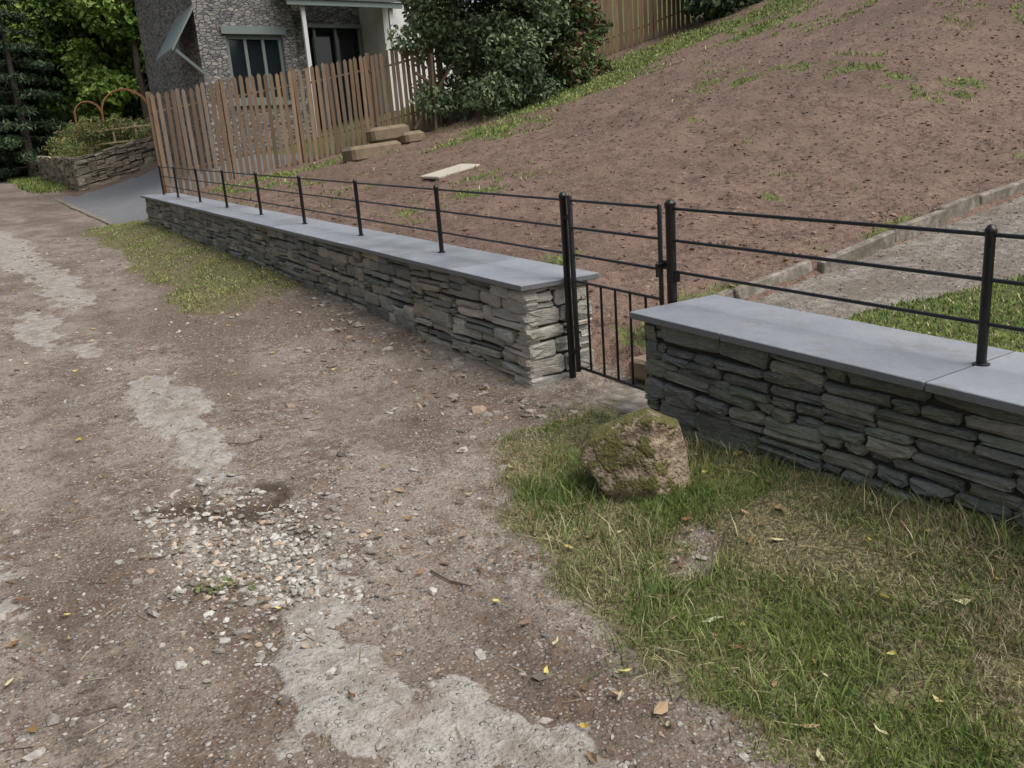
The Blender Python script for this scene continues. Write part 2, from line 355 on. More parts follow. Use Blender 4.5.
pebbles("soil_clods",x,y,.006+.028*RS.rand(n)**3,scol(n,(.11,.070,.052),(.30,.215,.168)),sink=.35)
x,y=scatter(6000,3.4,10,2.2,3.9,lambda x,y:masks(x,y)['path']);n=len(x)
pebbles("path_gravel",x,y,.004+.010*RS.rand(n)**2.5,scol(n),sink=.2)
# ------------------------------------------------------------ fallen leaves and twigs
def litter(name,x,y,sz,cols):
    mb=MB()
    z=H(x,y)
    for i in range(len(x)):
        a=random.random()*6.28;s=sz[i];w=s*(.3+.25*random.random());cu=random.uniform(.05,.35)*s
        pts=[(-s,0,cu),(-.4*s,-w,.3*cu),(.4*s,-w*.8,.3*cu),(s,0,cu),(.4*s,w*.8,.35*cu),(-.4*s,w,.5*cu),(0,0,0)]
        R=Matrix.Rotation(a,3,'Z')@Matrix.Rotation(random.uniform(-.5,.5),3,'X')
        vs=[R@Vector(p)+Vector((x[i],y[i],z[i]+.008+.012*random.random())) for p in pts]
        mb.add(vs,[(0,1,6),(1,2,6),(2,3,6),(3,4,6),(4,5,6),(5,0,6)],cols[i])
    return mb.ob(name,[M_litter])
def lcol(n):
    P=[(.50,.36,.07),(.55,.46,.15),(.26,.14,.07),(.20,.12,.065),(.40,.27,.15),(.33,.21,.09),(.46,.43,.24),(.30,.2,.12)]
    return [tuple(np.array(random.choice(P))*random.uniform(.6,1.1)) for _ in range(n)]
x=np.concatenate([RS.uniform(-.8,2.7,320),RS.uniform(1.2,2.7,110),RS.uniform(2.2,2.66,60)]);y=np.concatenate([.9+RS.rand(320)**1.6*12,RS.uniform(.8,3.5,110),RS.uniform(4,9,60)])
litter("fallen_leaves",x,y,.009+.018*RS.rand(len(x))**1.5,lcol(len(x)))
lx=np.array([1.78,1.62,1.36,1.30,1.45,1.15,2.3,1.95]);ly=np.array([1.72,1.22,1.52,1.62,1.05,2.6,1.2,1.05])
litter("large_fallen_leaves",lx,ly,np.array([.045,.03,.033,.03,.033,.025,.03,.025]),[(.58,.58,.38),(.45,.30,.17),(.34,.24,.15),(.48,.41,.29),(.42,.31,.2),(.24,.14,.07),(.5,.45,.25),(.5,.42,.2)])
mb=MB()
for i in range(260):
    px=random.uniform(-.7,2.6);py=random.uniform(1.,6.5);a=random.random()*6.28;l=random.uniform(.02,.10)
    dx,dy=math.cos(a)*l/2,math.sin(a)*l/2
    mb.tube((px-dx,py-dy,Hs(px-dx,py-dy)+.004),(px+dx,py+dy,Hs(px+dx,py+dy)+.007),.0018,.001,5,random.choice([(.10,.07,.05),(.25,.19,.12),(.36,.30,.2)]))
for pts in([(.30,3.35),(.36,3.31),(.44,3.33),(.50,3.37)],[(.95,4.5),(1.02,4.44),(1.12,4.45)],[(1.2,2.6),(1.22,2.5),(1.27,2.42)]):
    for a,b in zip(pts,pts[1:]): mb.tube((a[0],a[1],Hs(*a)+.008),(b[0],b[1],Hs(*b)+.008),.0035,.003,6,(.09,.065,.045))
mb.ob("fallen_twigs",[M_litter])
x=.50+RS.randn(34)*.055;y=2.96+RS.randn(34)*.03
litter("fallen_sprig",x,y,.012+.012*RS.rand(34),[tuple(np.array(random.choice([(.14,.17,.07),(.2,.17,.09)]))*random.uniform(.5,1.2)) for _ in range(34)])
# ------------------------------------------------------------ stone wall
def face_stones(mb,p0,p1,nrm,zb0,zb1,ht,ch=(.045,.125),sl=(.12,.42),pal=None,depth=.09,rough=1.,split=.42):
    p0=Vector(p0);p1=Vector(p1);d=(p1-p0);Ln=d.length;d.normalize();nrm=Vector(nrm)
    slope=(zb1-zb0)/Ln
    def W(u,v,o): 
        q=p0+d*u+nrm*o;return Vector((q.x,q.y,zb0+slope*u+v))
    uS=0
    segs=[]
    while uS<Ln-.01:
        l=random.uniform(.5,1.3)
        if Ln-uS-l<.4: l=Ln-uS
        segs.append((uS,uS+l));uS+=l
    for (sa,sb) in segs:
        v=0;rows=[]
        while v<ht-.012:
            h=random.uniform(*ch)
            if v+h>ht-.035: h=ht-v
            rows.append((v,h));v+=h
        for ri,(v,h) in enumerate(rows):
            u=sa;ph=random.random()*9
            while u<sb-1e-4:
                l=random.uniform(*sl)*(1. if h>.06 else .8)
                u0=u;u1=min(u+l,sb)
                if sb-u1<.08: u1=sb
                u=u1
                subs=[(v,h)]
                if h>.065 and random.random()<split:
                    k=random.uniform(.3,.7);subs=[(v,h*k),(v+h*k,h*(1-k))]
                    if h>.1 and random.random()<.4: subs=[(v,h*.3),(v+h*.3,h*.38),(v+h*.68,h*.32)]
                for (sv,sh) in subs:
                    g_=random.uniform(.002,.006);j=lambda a:random.uniform(-a,a)*rough
                    wob=.011*math.sin(ph+u0*3.1)*rough;wob1=.011*math.sin(ph+u1*3.1)*rough
                    if sv<=0.001: wob=wob1=0
                    top=sv+sh-g_
                    a0=u0+g_;a1=u1-g_;b0=sv+g_*.6
                    if 0.01<sa and u0==sa: a0-=random.uniform(0,.02)
                    o=random.uniform(-.014,.020)*rough;t=min(.016,sh*.25,(a1-a0)*.2)
                    um=(a0+a1)/2+j(.03);jv=min(.007,sh*.12)
                    ring=[(a0+j(.012),b0+t+wob),(a0+t+j(.010),b0+wob+j(jv)),(um,b0+(wob+wob1)/2+j(jv)),(a1-t+j(.010),b0+wob1+j(jv)),(a1+j(.012),b0+t+wob1),
                          (a1+j(.012),top-t+wob1),(a1-t+j(.012),top+wob1+j(jv)),(um+j(.02),top+(wob+wob1)/2+j(jv)),(a0+t+j(.012),top+wob+j(jv)),(a0+j(.012),top-t+wob)]
                    cu=(a0+a1)/2;cv=(b0+top)/2
                    vs=[W(q[0],q[1],-depth) for q in ring]+[W(q[0],q[1],o-.012+j(.004)) for q in ring]
                    for q in ring:
                        iu=q[0]+(cu-q[0])*min(.35,.014/max(abs(cu-q[0]),.014));iv=q[1]+(cv-q[1])*min(.5,.009/max(abs(cv-q[1]),.01))
                        vs.append(W(iu,iv,o+j(.008)))
                    vs.append(W(cu+j(.03),cv,o+.004+j(.007)))
                    n=10;fs=[]
                    for r in range(2):
                        for i in range(n): k=(i+1)%n;fs.append((r*n+i,r*n+k,r*n+n+k,r*n+n+i))
                    for i in range(n): fs.append((2*n+i,2*n+(i+1)%n,3*n))
                    if d.cross(Vector((0,0,1))).dot(nrm)<0: fs=[tuple(reversed(f)) for f in fs]
                    base=random.choice(pal(cu) if callable(pal) else pal);k=random.uniform(.7,1.22)
                    mb.add(vs,fs,[c*k for c in base])
palA=[(.22,.22,.20),(.18,.182,.17),(.28,.265,.225),(.33,.29,.225),(.155,.158,.15),(.25,.245,.22),(.35,.315,.25),(.20,.215,.185)]
palB=[(.125,.132,.125),(.155,.160,.145),(.100,.107,.105),(.19,.190,.165),(.14,.148,.145),(.22,.212,.18),(.155,.175,.14),(.09,.10,.10)]
palE=[(.46,.43,.37),(.38,.36,.32),(.50,.465,.41),(.32,.31,.285),(.50,.44,.36),(.40,.40,.37)]
def palL(u):
    return palE if u<.45 else palE[:2]+palE[3:4]+palA if u<2.4 else palA
XF,XB,HT=2.72,3.22,.640
def wall(name,y0,y1,pal,lip):
    mb=MB();b=lambda y:S*y-.03
    face_stones(mb,(XF,y0,0),(XF,y1,0),(-1,0,0),b(y0),b(y1),HT+.03,pal=pal)
    face_stones(mb,(XB,y0,0),(XB,y1,0),(1,0,0),b(y0),b(y1),HT+.03,pal=pal)
    for (ye,ny_) in((y0,-1),(y1,1)):
        face_stones(mb,(XF,ye,0),(XB,ye,0),(0,ny_,0),b(ye),b(ye),HT+.03,pal=palE if (ye==y0 and y0>0) else pal,sl=(.2,.42),ch=(.08,.13),split=.15)
    vs=[];i=.03
    for yy in(y0+i,y1-i):
        for xx in(XF+i,XB-i):
            for zz in(-.1,HT-.004): vs.append((xx,yy,S*yy+zz))
    mb.add(vs,[(0,1,3,2),(4,6,7,5),(0,4,5,1),(2,3,7,6),(0,2,6,4),(1,5,7,3)],(1,1,1),1)
    w=mb.ob(name,[M_stone,M_dark])
    cb=MB();y=y0-lip;sl=Matrix.Rotation(math.atan(S),3,'X')
    while y<y1+.03:
        l=random.uniform(.85,1.0)
        if y1+.045-y-l<.35: l=y1+.045-y
        k=random.uniform(.84,1.14)
        cb.box((2.97,y+l/2,S*(y+l/2)+HT+.019+random.uniform(-.0015,.0015)),.60,l-.006,.034,(.205*k,.222*k,.250*k),0,sl,.003);y+=l
    c=cb.ob(name+"_coping",[M_cap]);c.parent=w;return w
wall("dry_stone_wall",4.13,16.2,palL,.04)
wall("dry_stone_wall",-3.0,3.08,palB,.045)
# ------------------------------------------------------------ fence
def post(mb,y,z0,z1,r=.022,x=3.01):
    b=S*y
    mb.lathe((x,y,b),[(z0,r),(z1-.03,r),(z1-.026,r*1.15),(z1-.012,r*1.15),(z1-.008,r),(z1,r*.75),(z1+.006,r*.3)],14)
    if z0>.5: mb.lathe((x,y,b),[(z0-.004,r*1.7),(z0+.004,r*1.7),(z0+.008,r*1.2)],14)
RH=(1.15,.99,.83)
fb=MB()
ypost=[5.69,7.24,8.74,10.27,11.8,13.3,14.8,15.95]
for y in ypost: post(fb,y,HT+.037,1.18,.0175)
post(fb,4.085,-.05,1.19,.022)
for h_ in RH: fb.tube((3.01,4.085,S*4.085+h_),(3.01,15.95,S*15.95+h_),.0075,n=8)
fb2=MB()
for y in(1.56,-.1,-1.7): post(fb2,y,HT+.037,1.18,.018)
post(fb2,3.17,.3,1.19,.026)
for h_ in RH: fb2.tube((3.01,3.17,S*3.17+h_),(3.01,-2.4,S*-2.4+h_),.008,n=8)
for f,nm in((fb,"estate_fence"),(fb2,"estate_fence")):
    o=f.ob(nm,[M_iron]);smooth_angle(o)
gb=MB();ya,yb=4.02,3.25
gb.lathe((3.01,ya,S*ya),[(.10,.016),(1.17,.016),(1.18,.011)],12)
gb.lathe((3.01,yb,S*yb),[(.10,.013),(1.16,.013),(1.165,.01)],12)
for h_ in RH+(.67,.13): gb.tube((3.01,ya,S*ya+h_),(3.01,yb,S*yb+h_),.008 if h_>.2 else .010,n=8)
for i in range(1,6):
    yy=ya+(yb-ya)*i/6;gb.tube((3.01,yy,S*yy+.13),(3.01,yy,S*yy+.67),.0075,n=8)
for h_ in(.22,1.05): gb.box((3.01,4.055,S*4.05+h_),.026,.08,.026,bev=.004)
gb.box((3.01,3.20,S*3.2+.86),.035,.11,.045,bev=.006);gb.tube((2.95,3.22,S*3.2+.86),(3.06,3.22,S*3.2+.86),.01,n=8)
gb.tube((2.955,3.22,S*3.2+.86),(2.955,3.22,S*3.2+.80),.008,n=8);gb.box((3.01,3.14,S*3.2+.80),.02,.05,.05,bev=.004)
o=gb.ob("iron_garden_gate",[M_iron]);smooth_angle(o)
g=NT("rough_concrete");n=g.noise(12,4,.65);g.bump(g.noise(50,4),.006);M_conc=g.out(g.mix(g.ramp(g.noise(4,4,.7),.42,.6,0,.6),g.mix(g.ramp(n,.35,.65),(.15,.132,.11),(.30,.27,.225)),(.12,.108,.075)),.9)
mb=MB();mb.box((3.03,3.6,S*3.58+.004),.36,.86,.06,bev=.015);mb.ob("concrete_threshold",[M_conc])
g=NT("sandstone");n=g.noise(7,4,.65);g.bump(g.noise(25,4,.7),.012);M_sand=g.out(g.mix(g.ramp(g.noise(3,4,.6),.5,.7,0,.5),g.mix(n,(.12,.09,.06),(.29,.22,.15)),(.10,.11,.05)),.9)
rng2=random.Random(5)
mb=MB()
for (cx,cy,cz,a,b,c,r) in[(3.42,3.5,.18,.3,.7,.13,.05),(3.72,3.55,.30,.3,.75,.13,-.04)]:
    mb.box((cx,cy,cz+S*cy-.05),a,b,c,bev=.02,R=Matrix.Rotation(r,3,'Z'))
mb.ob("stone_steps",[M_sand])
mb=MB();x=3.55
while x<14:
    l=rng2.uniform(.55,.95);yk=3.95+.03*math.sin(x*2)
    z0=Hs(x,4.15);z1=Hs(x+l,4.15);a=math.atan2(z1-z0,l)
    R=Matrix.Rotation(rng2.uniform(-.03,.03),3,'Z')@Matrix.Rotation(-a,3,'Y')@Matrix.Rotation(rng2.uniform(-.12,.12),3,'X')
    mb.box((x+l/2,yk,(z0+z1)/2-.02+rng2.uniform(-.012,.012)),l-.015,.065,.22,bev=.012,R=R);x+=l
mb.ob("path_edging",[M_conc])
# ------------------------------------------------------------ boulder
V4,F4=ico(6)
def rock(name,loc,dims,planes,rot,mat,seed=1,nz=.04,smooth=True):
    d=V4.copy();P=np.array([np.array(p[:3])/np.linalg.norm(p[:3]) for p in planes]);D=np.array([p[3] for p in planes])
    dots=d@P.T;t=np.where(dots>1e-3,D/np.maximum(dots,1e-3),9)
    r=-np.log(np.exp(-t*34).sum(1))/34
    r=r+nz*(fbm(d[:,0]*2+5,d[:,1]*2+d[:,2]*3,1.,5,seed)*2)+nz*.7*fbm(d[:,2]*6,d[:,0]*5+d[:,1]*4,1.5,5,seed+9)+nz*.5*fbm(d[:,0]*9+d[:,2]*5,d[:,1]*9-d[:,2]*7,2.,4,seed+20)
    v=d*r[:,None]*np.array(dims)
    R=np.array(Matrix.Rotation(rot,3,'Z'));v=v@R.T+np.array(loc)
    return mk(name,v,F4,np.full(len(F4),3),[mat],smooth=smooth)
g=NT("mossy_stone");up=g.n.new("ShaderNodeSeparateXYZ");g.t.links.new(g.geo.outputs["Normal"],up.inputs[0])
n=g.noise(14,4,.7);n2=g.noise(70,4,.65);c=g.mix(g.ramp(n,.3,.7),(.17,.12,.08),(.44,.355,.25));c=g.mix(g.ramp(n2,.3,.5,.5,0),c,(.08,.06,.04))
mo=g.ramp(g.math("ADD",g.math("MULTIPLY",g.noise(9,4,.75),1.3),g.math("ADD",g.math("MULTIPLY",up.outputs[2],.26),g.math("MULTIPLY",up.outputs[0],-.10))),.70,.86)
c=g.mix(g.math("MULTIPLY",mo,.88),c,g.mix(n2,(.05,.052,.012),(.17,.165,.04)))
g.bump(g.math("ADD",g.math("ADD",g.math("MULTIPLY",n,1.),g.math("MULTIPLY",n2,.9)),g.math("MULTIPLY",mo,.6)),.024);M_boulder=g.out(c,.92)
az=math.atan2(-.65,.76)
bz=Hs(2.22,2.56)
rock("mossy_boulder",(2.21,2.575,bz+.13),(.228,.19,.225),[(-.38,.05,.92,.74),(.40,.1,.9,.94),(1,.05,.10,.93),(.33,0,-.94,.95),(-.80,0,-.58,.80),(-.80,0,.6,.95),(-.40,-1,.32,.62),(.75,-.75,.2,.80),(0,1,.1,.9),(-.2,-.8,-.6,.85)],az,M_boulder,5,.055)
mb=MB()
for(cx,cy,a,b,c,dz,r)in[(6.75,15.2,1.1,.5,.3,.05,.1),(7.35,15.7,.8,.45,.3,.25,-.1),(7.75,15.5,.5,.4,.25,.08,.2)]:
    mb.box((cx,cy,Hs(cx,cy)+dz),a,b,c,bev=.06,R=Matrix.Rotation(r,3,'Z')@Matrix.Rotation(-.08,3,'Y'))
mb.ob("sandstone_blocks",[M_sand])
g=NT("pale_flagstone");M_pale=g.out(g.mix(g.noise(10,4),(.36,.325,.26),(.50,.465,.39)),.9)
mb=MB();mb.box((5.7,10.3,Hs(5.7,10.3)+.012),.75,.42,.04,bev=.01,R=Matrix.Rotation(.15,3,'Z')@Matrix.Rotation(-.17,3,'Y')@Matrix.Rotation(.053,3,'X'));mb.ob("flagstone",[M_pale])
mb=MB()
for k in range(11):
    y=18.4+k*1.0;mb.box((2.42,y+.5,(Hs(2.42,y)+Hs(2.42,y+1))/2-.02),.14,.985,.1,bev=.01,R=Matrix.Rotation(S,3,'X'))
mb.ob("drive_edging",[M_conc])
# ------------------------------------------------------------ picket fence
def picket(name,pts,h0,h1,pitch=.115,w=.074,cols=((.215,.145,.090),(.165,.110,.070),(.26,.18,.115),(.20,.155,.115))):
    mb=MB();tot=sum((Vector(pts[i+1])-Vector(pts[i])).length for i in range(len(pts)-1));acc=0
    for i in range(len(pts)-1):
        a=Vector(pts[i]);b=Vector(pts[i+1]);L=(b-a).length;d=(b-a)/L;ang=math.atan2(d.y,d.x)
        n=int(L/pitch)
        for k in range(n):
            u=(k+.5)*L/n;p=a+d*u;h=h0+(h1-h0)*(acc+u)/tot+random.uniform(-.02,.02);z=Hs(p.x,p.y)
            if random.random()<.015: continue
            R=Matrix.Rotation(ang,3,'Z')@Matrix.Rotation(random.uniform(-.015,.015),3,'Y')
            t=.018;vs=[(-w/2,-t/2,-.0),(w/2,-t/2,0),(w/2,-t/2,h-.05),(0,-t/2,h) ,(-w/2,-t/2,h-.05)]
            vs+= [(q[0],t/2,q[2]) for q in vs]
            c=np.array(random.choice(cols))*random.uniform(.75,1.15)
            mb.add([R@Vector(q)+Vector((p.x,p.y,z)) for q in vs],[(0,1,2,3,4),(9,8,7,6,5)]+[(j,j+5,(j+1)%5+5,(j+1)%5) for j in range(5)],c)
        m=max(1,round(L/1.8))
        for k in range(m+1):
            p=a+d*(L*k/m);z=Hs(p.x,p.y);h=h0+(h1-h0)*(acc+L*k/m)/tot
            off=Vector((-d.y,d.x))*.075
            mb.box((p.x+off.x,p.y+off.y,z+h/2-.02),.09,.09,h+.1,(.18,.125,.08),0,Matrix.Rotation(ang,3,'Z'),.006)
            if k<m:
                p2=a+d*(L*(k+1)/m);z2=Hs(p2.x,p2.y)
                for f in(.22,.82):
                    A=Vector((p.x+off.x*.42,p.y+off.y*.42,z+h*f));B=Vector((p2.x+off.x*.42,p2.y+off.y*.42,z2+h*f));
                    mb.tube(A,B,.028,n=4,col=(.18,.125,.08))
        acc+=L
    return mb.ob(name,[M_wood])
picket("picket_fence",[(3.3,17.3),(6.0,17.0),(9.2,16.6)],1.9,1.72)
picket("boundary_fence",[(12.4,19.2),(15.9,17.2),(17.0,17.0)],1.75,1.75,.13,.1,((.26,.17,.10),(.21,.14,.085)))
mb=MB()
for(a,b)in(((8.2,16.2,0.1),(9.3,16.1,1.3)),((8.3,16.1,1.2),(9.2,16.2,.5)),((8.6,16.0,.0),(8.7,16.1,1.5))):
    A=Vector((a[0],a[1],Hs(a[0],a[1])+a[2]));B=Vector((b[0],b[1],Hs(b[0],b[1])+b[2]));mb.tube(A,B,.035,n=4,col=(.16,.11,.075))
mb.ob("timber_brace",[M_wood])
# ------------------------------------------------------------ foliage
def leafcloud(C,size,col,aspect=.55):
    n=len(C);R=RS.randn(n,3,3);Qm,_=np.linalg.qr(R)
    a=Qm[:,:,0]*size[:,None];b=Qm[:,:,1]*(size*aspect)[:,None];nn=Qm[:,:,2]*(size*.15)[:,None]
    v=np.stack([C-a,C-b*1+nn,C+a,C+b+nn],1).reshape(-1,3)
    return v,np.arange(4*n),np.full(n,4),np.repeat(col,4,0)
def make_plant(name,centres,radii,nleaf,size,base,trunk=None,link=True,aspect=.55,zsq=.8,var=.35):
    centres=np.array(centres);radii=np.array(radii);m=len(centres)
    w=radii**2;w=w/w.sum();k=RS.choice(m,nleaf,p=w)
    d=RS.randn(nleaf,3);d/=np.linalg.norm(d,axis=1)[:,None];rr=RS.rand(nleaf)**.28
    rr=rr*(1+.18*np.sin(d[:,0]*7+k)+.12*np.sin(d[:,2]*9+k*2))
    C=centres[k]+d*(radii[k]*rr)[:,None]*np.array([1,1,zsq])
    cb=(1-var+2*var*RS.rand(m))[k];br=cb*(.6+.8*RS.rand(nleaf))
    pal=np.array(base);pc=pal[RS.randint(0,len(pal),nleaf)]
    v,L,N,c=leafcloud(C,size*(.6+.8*RS.rand(nleaf)),pc*br[:,None],aspect)
    mi=np.zeros(len(N),int)
    if trunk is not None:
        q=np.array(trunk.V);L=np.concatenate([L,np.array(trunk.L)+len(v)]);N=np.concatenate([N,trunk.N]);c=np.concatenate([c,np.array(trunk.C)]);v=np.concatenate([v,q]);mi=np.concatenate([mi,np.ones(len(trunk.N),int)])
    return mk(name,v,L,N,[M_leaf,M_bark],c,mi,link=link)
def broad(name,h,sp,nleaf,base,seed,link=False,size=.2):
    random.seed(seed);t=MB();cs=[];rs=[]
    t.tube((0,0,-.5),(.1,.05,h*.35),.28,.2,9);t.tube((.1,.05,h*.35),(.0,.1,h*.8),.2,.06,8)
    for i in range(16):
        a=i*2.4+random.random();z0=h*random.uniform(.12,.7);l=sp*random.uniform(.5,1.)*(1.2-z0/h*.6);e=(math.cos(a)*l,math.sin(a)*l,z0+random.uniform(.08,.25)*h)
        t.tube((0.05,.05,z0),e,.09,.02,6)
        for f in(.55,.8,1.05):
            cs.append((e[0]*f+random.uniform(-.5,.5),e[1]*f+random.uniform(-.5,.5),z0+(e[2]-z0)*f+random.uniform(-.3,.3)));rs.append(random.uniform(.6,1.25)*sp/3.6)
    for i in range(8): cs.append((random.uniform(-1,1)*sp*.35,random.uniform(-1,1)*sp*.35,h*random.uniform(.75,1.)));rs.append(random.uniform(.7,1.2)*sp/3.6)
    return make_plant(name,cs,rs,nleaf,size,base,t,link)
def conifer(name,h,sp,nleaf,base,seed,link=False):
    random.seed(seed);t=MB();cs=[];rs=[];t.tube((0,0,-.5),(0,0,h),.3,.03,8)
    z=.8
    while z<h:
        r=sp*(1-z/h)**.8
        for i in range(7):
            a=random.random()*6.28;t.tube((0,0,z),(math.cos(a)*r,math.sin(a)*r,z-.15*r),.04,.01,5)
            for f in(.45,.75,1.):
                cs.append((math.cos(a)*r*f,math.sin(a)*r*f,z-.2*r*f));rs.append(.28+.28*r*random.uniform(.5,1)*.6)
        z+=h/15
    return make_plant(name,cs,rs,nleaf,.16,base,t,link,aspect=.3,zsq=.45)
G1=[(.075,.13,.028),(.10,.165,.036),(.05,.095,.022),(.14,.20,.045)]
G2=[(.040,.070,.034),(.052,.088,.040),(.028,.050,.026)]
G3=[(.14,.22,.04),(.18,.26,.055),(.09,.155,.03)]
protos=[broad("broadleaf_tree",13,4.6,14000,G1,3),broad("broadleaf_tree",11,4.0,14000,G3,5),conifer("conifer_tree",13,3.4,14000,G2,8),broad("broadleaf_tree",12,4.5,12000,G2,13)]
def place(k,x,y,s=1.,r=0.,dz=0):
    p=protos[k];o=bpy.data.objects.new(p.data.name.split('.')[0],p.data);sc.collection.objects.link(o)
    o.location=(x,y,float(H(np.array([x]),np.array([y]),False)[0])+dz);o.scale=(s,s,s);o.rotation_euler=(0,0,r)
for k,x,y,s,r in[(2,1.0,52,.95,0),(2,3.2,48,.8,1),(3,5.8,53,.9,2),(1,8.6,46,.85,3),(1,11.5,41,.75,1.4),(1,6.4,50,.8,2.2),(0,9,58,1.2,.4),(0,14,50,1.1,2.2),(3,2,60,1.3,1.1),(3,-6,46,1.,2),(2,-8,38,1,1),(2,-1.5,47,.7,4),
                 (3,18,44,1.4,2),(0,-12,15,.9,1)]: place(k,x,y,s,r)
cs=[];rs=[]
random.seed(4)
for i in range(95):
    x=random.uniform(-5,18);y=random.uniform(51,60);cs.append((x,y,S*y+random.uniform(.2,5.5)+max(0,(x-4)*.2)));rs.append(random.uniform(1.2,2.2))
make_plant("undergrowth",cs,rs,18000,.3,G2+G1[:1])
cs=[];rs=[];random.seed(21)
bx,by=10.2,16.3;bz=Hs(bx,by)
for i in range(70):
    a=random.random()*6.28;q=random.random()**.5;z=random.uniform(.15,4.1)
    R=2.1*(1-.5*max(0,(z-1.8)/2.6))*(.8+.2*min(1,z));cs.append((bx+math.cos(a)*q*R*1.05,by+math.sin(a)*q*R*.8,bz+z));rs.append(random.uniform(.35,.7))
t=MB()
for i in range(8):
    a=i*.8;t.tube((bx,by,bz-.2),(bx+math.cos(a)*.7,by+math.sin(a)*.6,bz+1.8),.05,.015,6)
make_plant("garden_shrub",cs,rs,46000,.055,[(.105,.150,.075),(.13,.185,.09),(.065,.10,.052),(.17,.21,.105)],t,var=.5)
cs=[];rs=[];bx,by=11.9,16.0;bz=Hs(bx,by)
for i in range(26):
    a=random.random()*6.28;q=random.random()**.5;z=random.uniform(.1,2.7);R=1.15*(1-.35*z/3)
    cs.append((bx+math.cos(a)*q*R,by+math.sin(a)*q*R*.8,bz+z));rs.append(random.uniform(.3,.55))
make_plant("rhododendron_bush",cs,rs,18000,.075,[(.10,.16,.05),(.075,.13,.04),(.15,.20,.07),(.24,.12,.09)],aspect=.4)
cs=[];rs=[]
for i in range(26):
    cs.append((17.2+random.uniform(-.9,1.9),16.2+random.uniform(-.5,.5),Hs(17,16)+random.uniform(.1,1.8)));rs.append(random.uniform(.3,.6))
make_plant("dark_hedge",cs,rs,12000,.08,G2+[(.08,.12,.04)])
# ------------------------------------------------------------ retaining wall bed beyond drive
palR=[(.28,.23,.16),(.34,.28,.21),(.21,.18,.13),(.40,.33,.25)]
mb=MB()
z34=H(np.array([3.5,3.5,7.5]),np.array([32.,44.,31.]),False)
face_stones(mb,(3.4,32,0),(3.2,44,0),(-1,0,0),z34[0]-.1,z34[1]-.1,1.15,ch=(.1,.22),sl=(.2,.5),pal=palR,depth=.2,rough=2.)
face_stones(mb,(3.4,32,0),(7.5,30.8,0),(-.28,-.96,0),z34[0]-.1,z34[2]-.3,1.15,ch=(.1,.22),sl=(.2,.5),pal=palR,depth=.2,rough=2.)
vs=[(3.46,32.1,z34[0]-.3),(7.5,30.95,z34[2]-.5),(7.5,44,z34[1]),(3.3,44,z34[1]-.3)];tp=[(v[0],v[1],z) for v,z in zip(vs,(z34[0]+1.02,z34[2]+.82,z34[1]+1.2,z34[1]+1.02))]
mb.add(vs+tp,[(0,1,5,4),(1,2,6,5),(2,3,7,6),(3,0,4,7),(4,5,6,7)],(1,1,1),1)
g=NT("bed_soil");M_bed=g.out((.06,.06,.03),.95)
mb.ob("stone_retaining_wall",[M_stone,M_bed])
random.seed(31);cs=[];rs=[]
for i in range(60):
    x=random.uniform(3.4,7);y=random.choice([random.uniform(32.3,34),random.uniform(33,43)]);cs.append((x,y,z34[0]+1.1+(y-32)*S+random.uniform(0,1.)));rs.append(random.uniform(.2,.5))
make_plant("rockery_plants",cs,rs,16000,.07,[(.13,.18,.05),(.09,.14,.04),(.20,.22,.07),(.22,.16,.09)],aspect=.25)
g=NT("rusty_iron");M_rust=g.out(g.mix(g.noise(20),(.16,.06,.03),(.28,.13,.065)),.8)
for(cx,cy,w,h)in((5.75,34.5,.85,2.35),(4.9,38,.5,2.1)):
    mb=MB();zb=z34[0]+1.0+(cy-32)*S
    pts=[(cx-w,cy,zb-.2)]+[(cx-w*math.cos(t),cy,zb+h-w+w*math.sin(t)) for t in np.linspace(0,math.pi,17)]+[(cx+w,cy,zb-.2)]
    for dy in(0,.25):
        for a,b in zip(pts,pts[1:]): mb.tube((a[0],a[1]+dy,a[2]),(b[0],b[1]+dy,b[2]),.022,n=6)
    for q in pts[1:-1:3]: mb.tube(q,(q[0],q[1]+.25,q[2]),.015,n=5)
    mb.ob("garden_arch",[M_rust])
mb=MB();zr=z34[0]+1.
for k in range(6):
    x0=4.2+k*.75;y0=33.2;mb.box((x0,y0,zr+.55+k*.06),.07,.07,1.1,(.42,.33,.20))
for dz in(.5,.95): mb.tube((4.2,33.15,zr+dz),(7.95,33.15,zr+dz+.3),.035,n=4,col=(.46,.37,.23))
mb.ob("timber_post_and_rail",[M_wood])
# ------------------------------------------------------------ house
def simple(name,col,rough=.7,spec=.3): return NT(name).out(col,rough,spec)
g=NT("rubble_masonry");v=g.scale(g.pos,1,1,2.2);vd=g.vor(6.5,"Distance","DISTANCE_TO_EDGE",vec=v);vc=g.sep(g.vor(6.5,"Color",vec=v))
c=g.mix(vc[0],(.12,.12,.125),(.36,.34,.31));c=g.mix(g.ramp(g.noise(20,4),.35,.65,0,.4),c,(.09,.09,.09));c=g.mix(g.ramp(vd,.0,.06,1,0),c,(.07,.07,.065))
g.bump(g.ramp(vd,0,.1),.03);M_rubble=g.out(c,.9)
g=NT("white_render");M_white=g.out(g.mix(g.ramp(g.noise(3,4),.4,.7,0,.5),(.70,.70,.68),(.56,.55,.52)),.8)
M_grey=simple("grey_green_frame",(.16,.19,.18),.5);M_trim=simple("white_trim",(.6,.6,.6),.5)
M_roof=simple("roof_slate",(.10,.105,.115),.6);M_int=simple("dark_interior",(.02,.02,.022),.9);M_glass=simple("window_glass",(.015,.018,.022),.06,.6);M_sign=simple("plaque",(.05,.04,.03),.5)
house=bpy.data.objects.new("stone_house",None);sc.collection.objects.link(house)
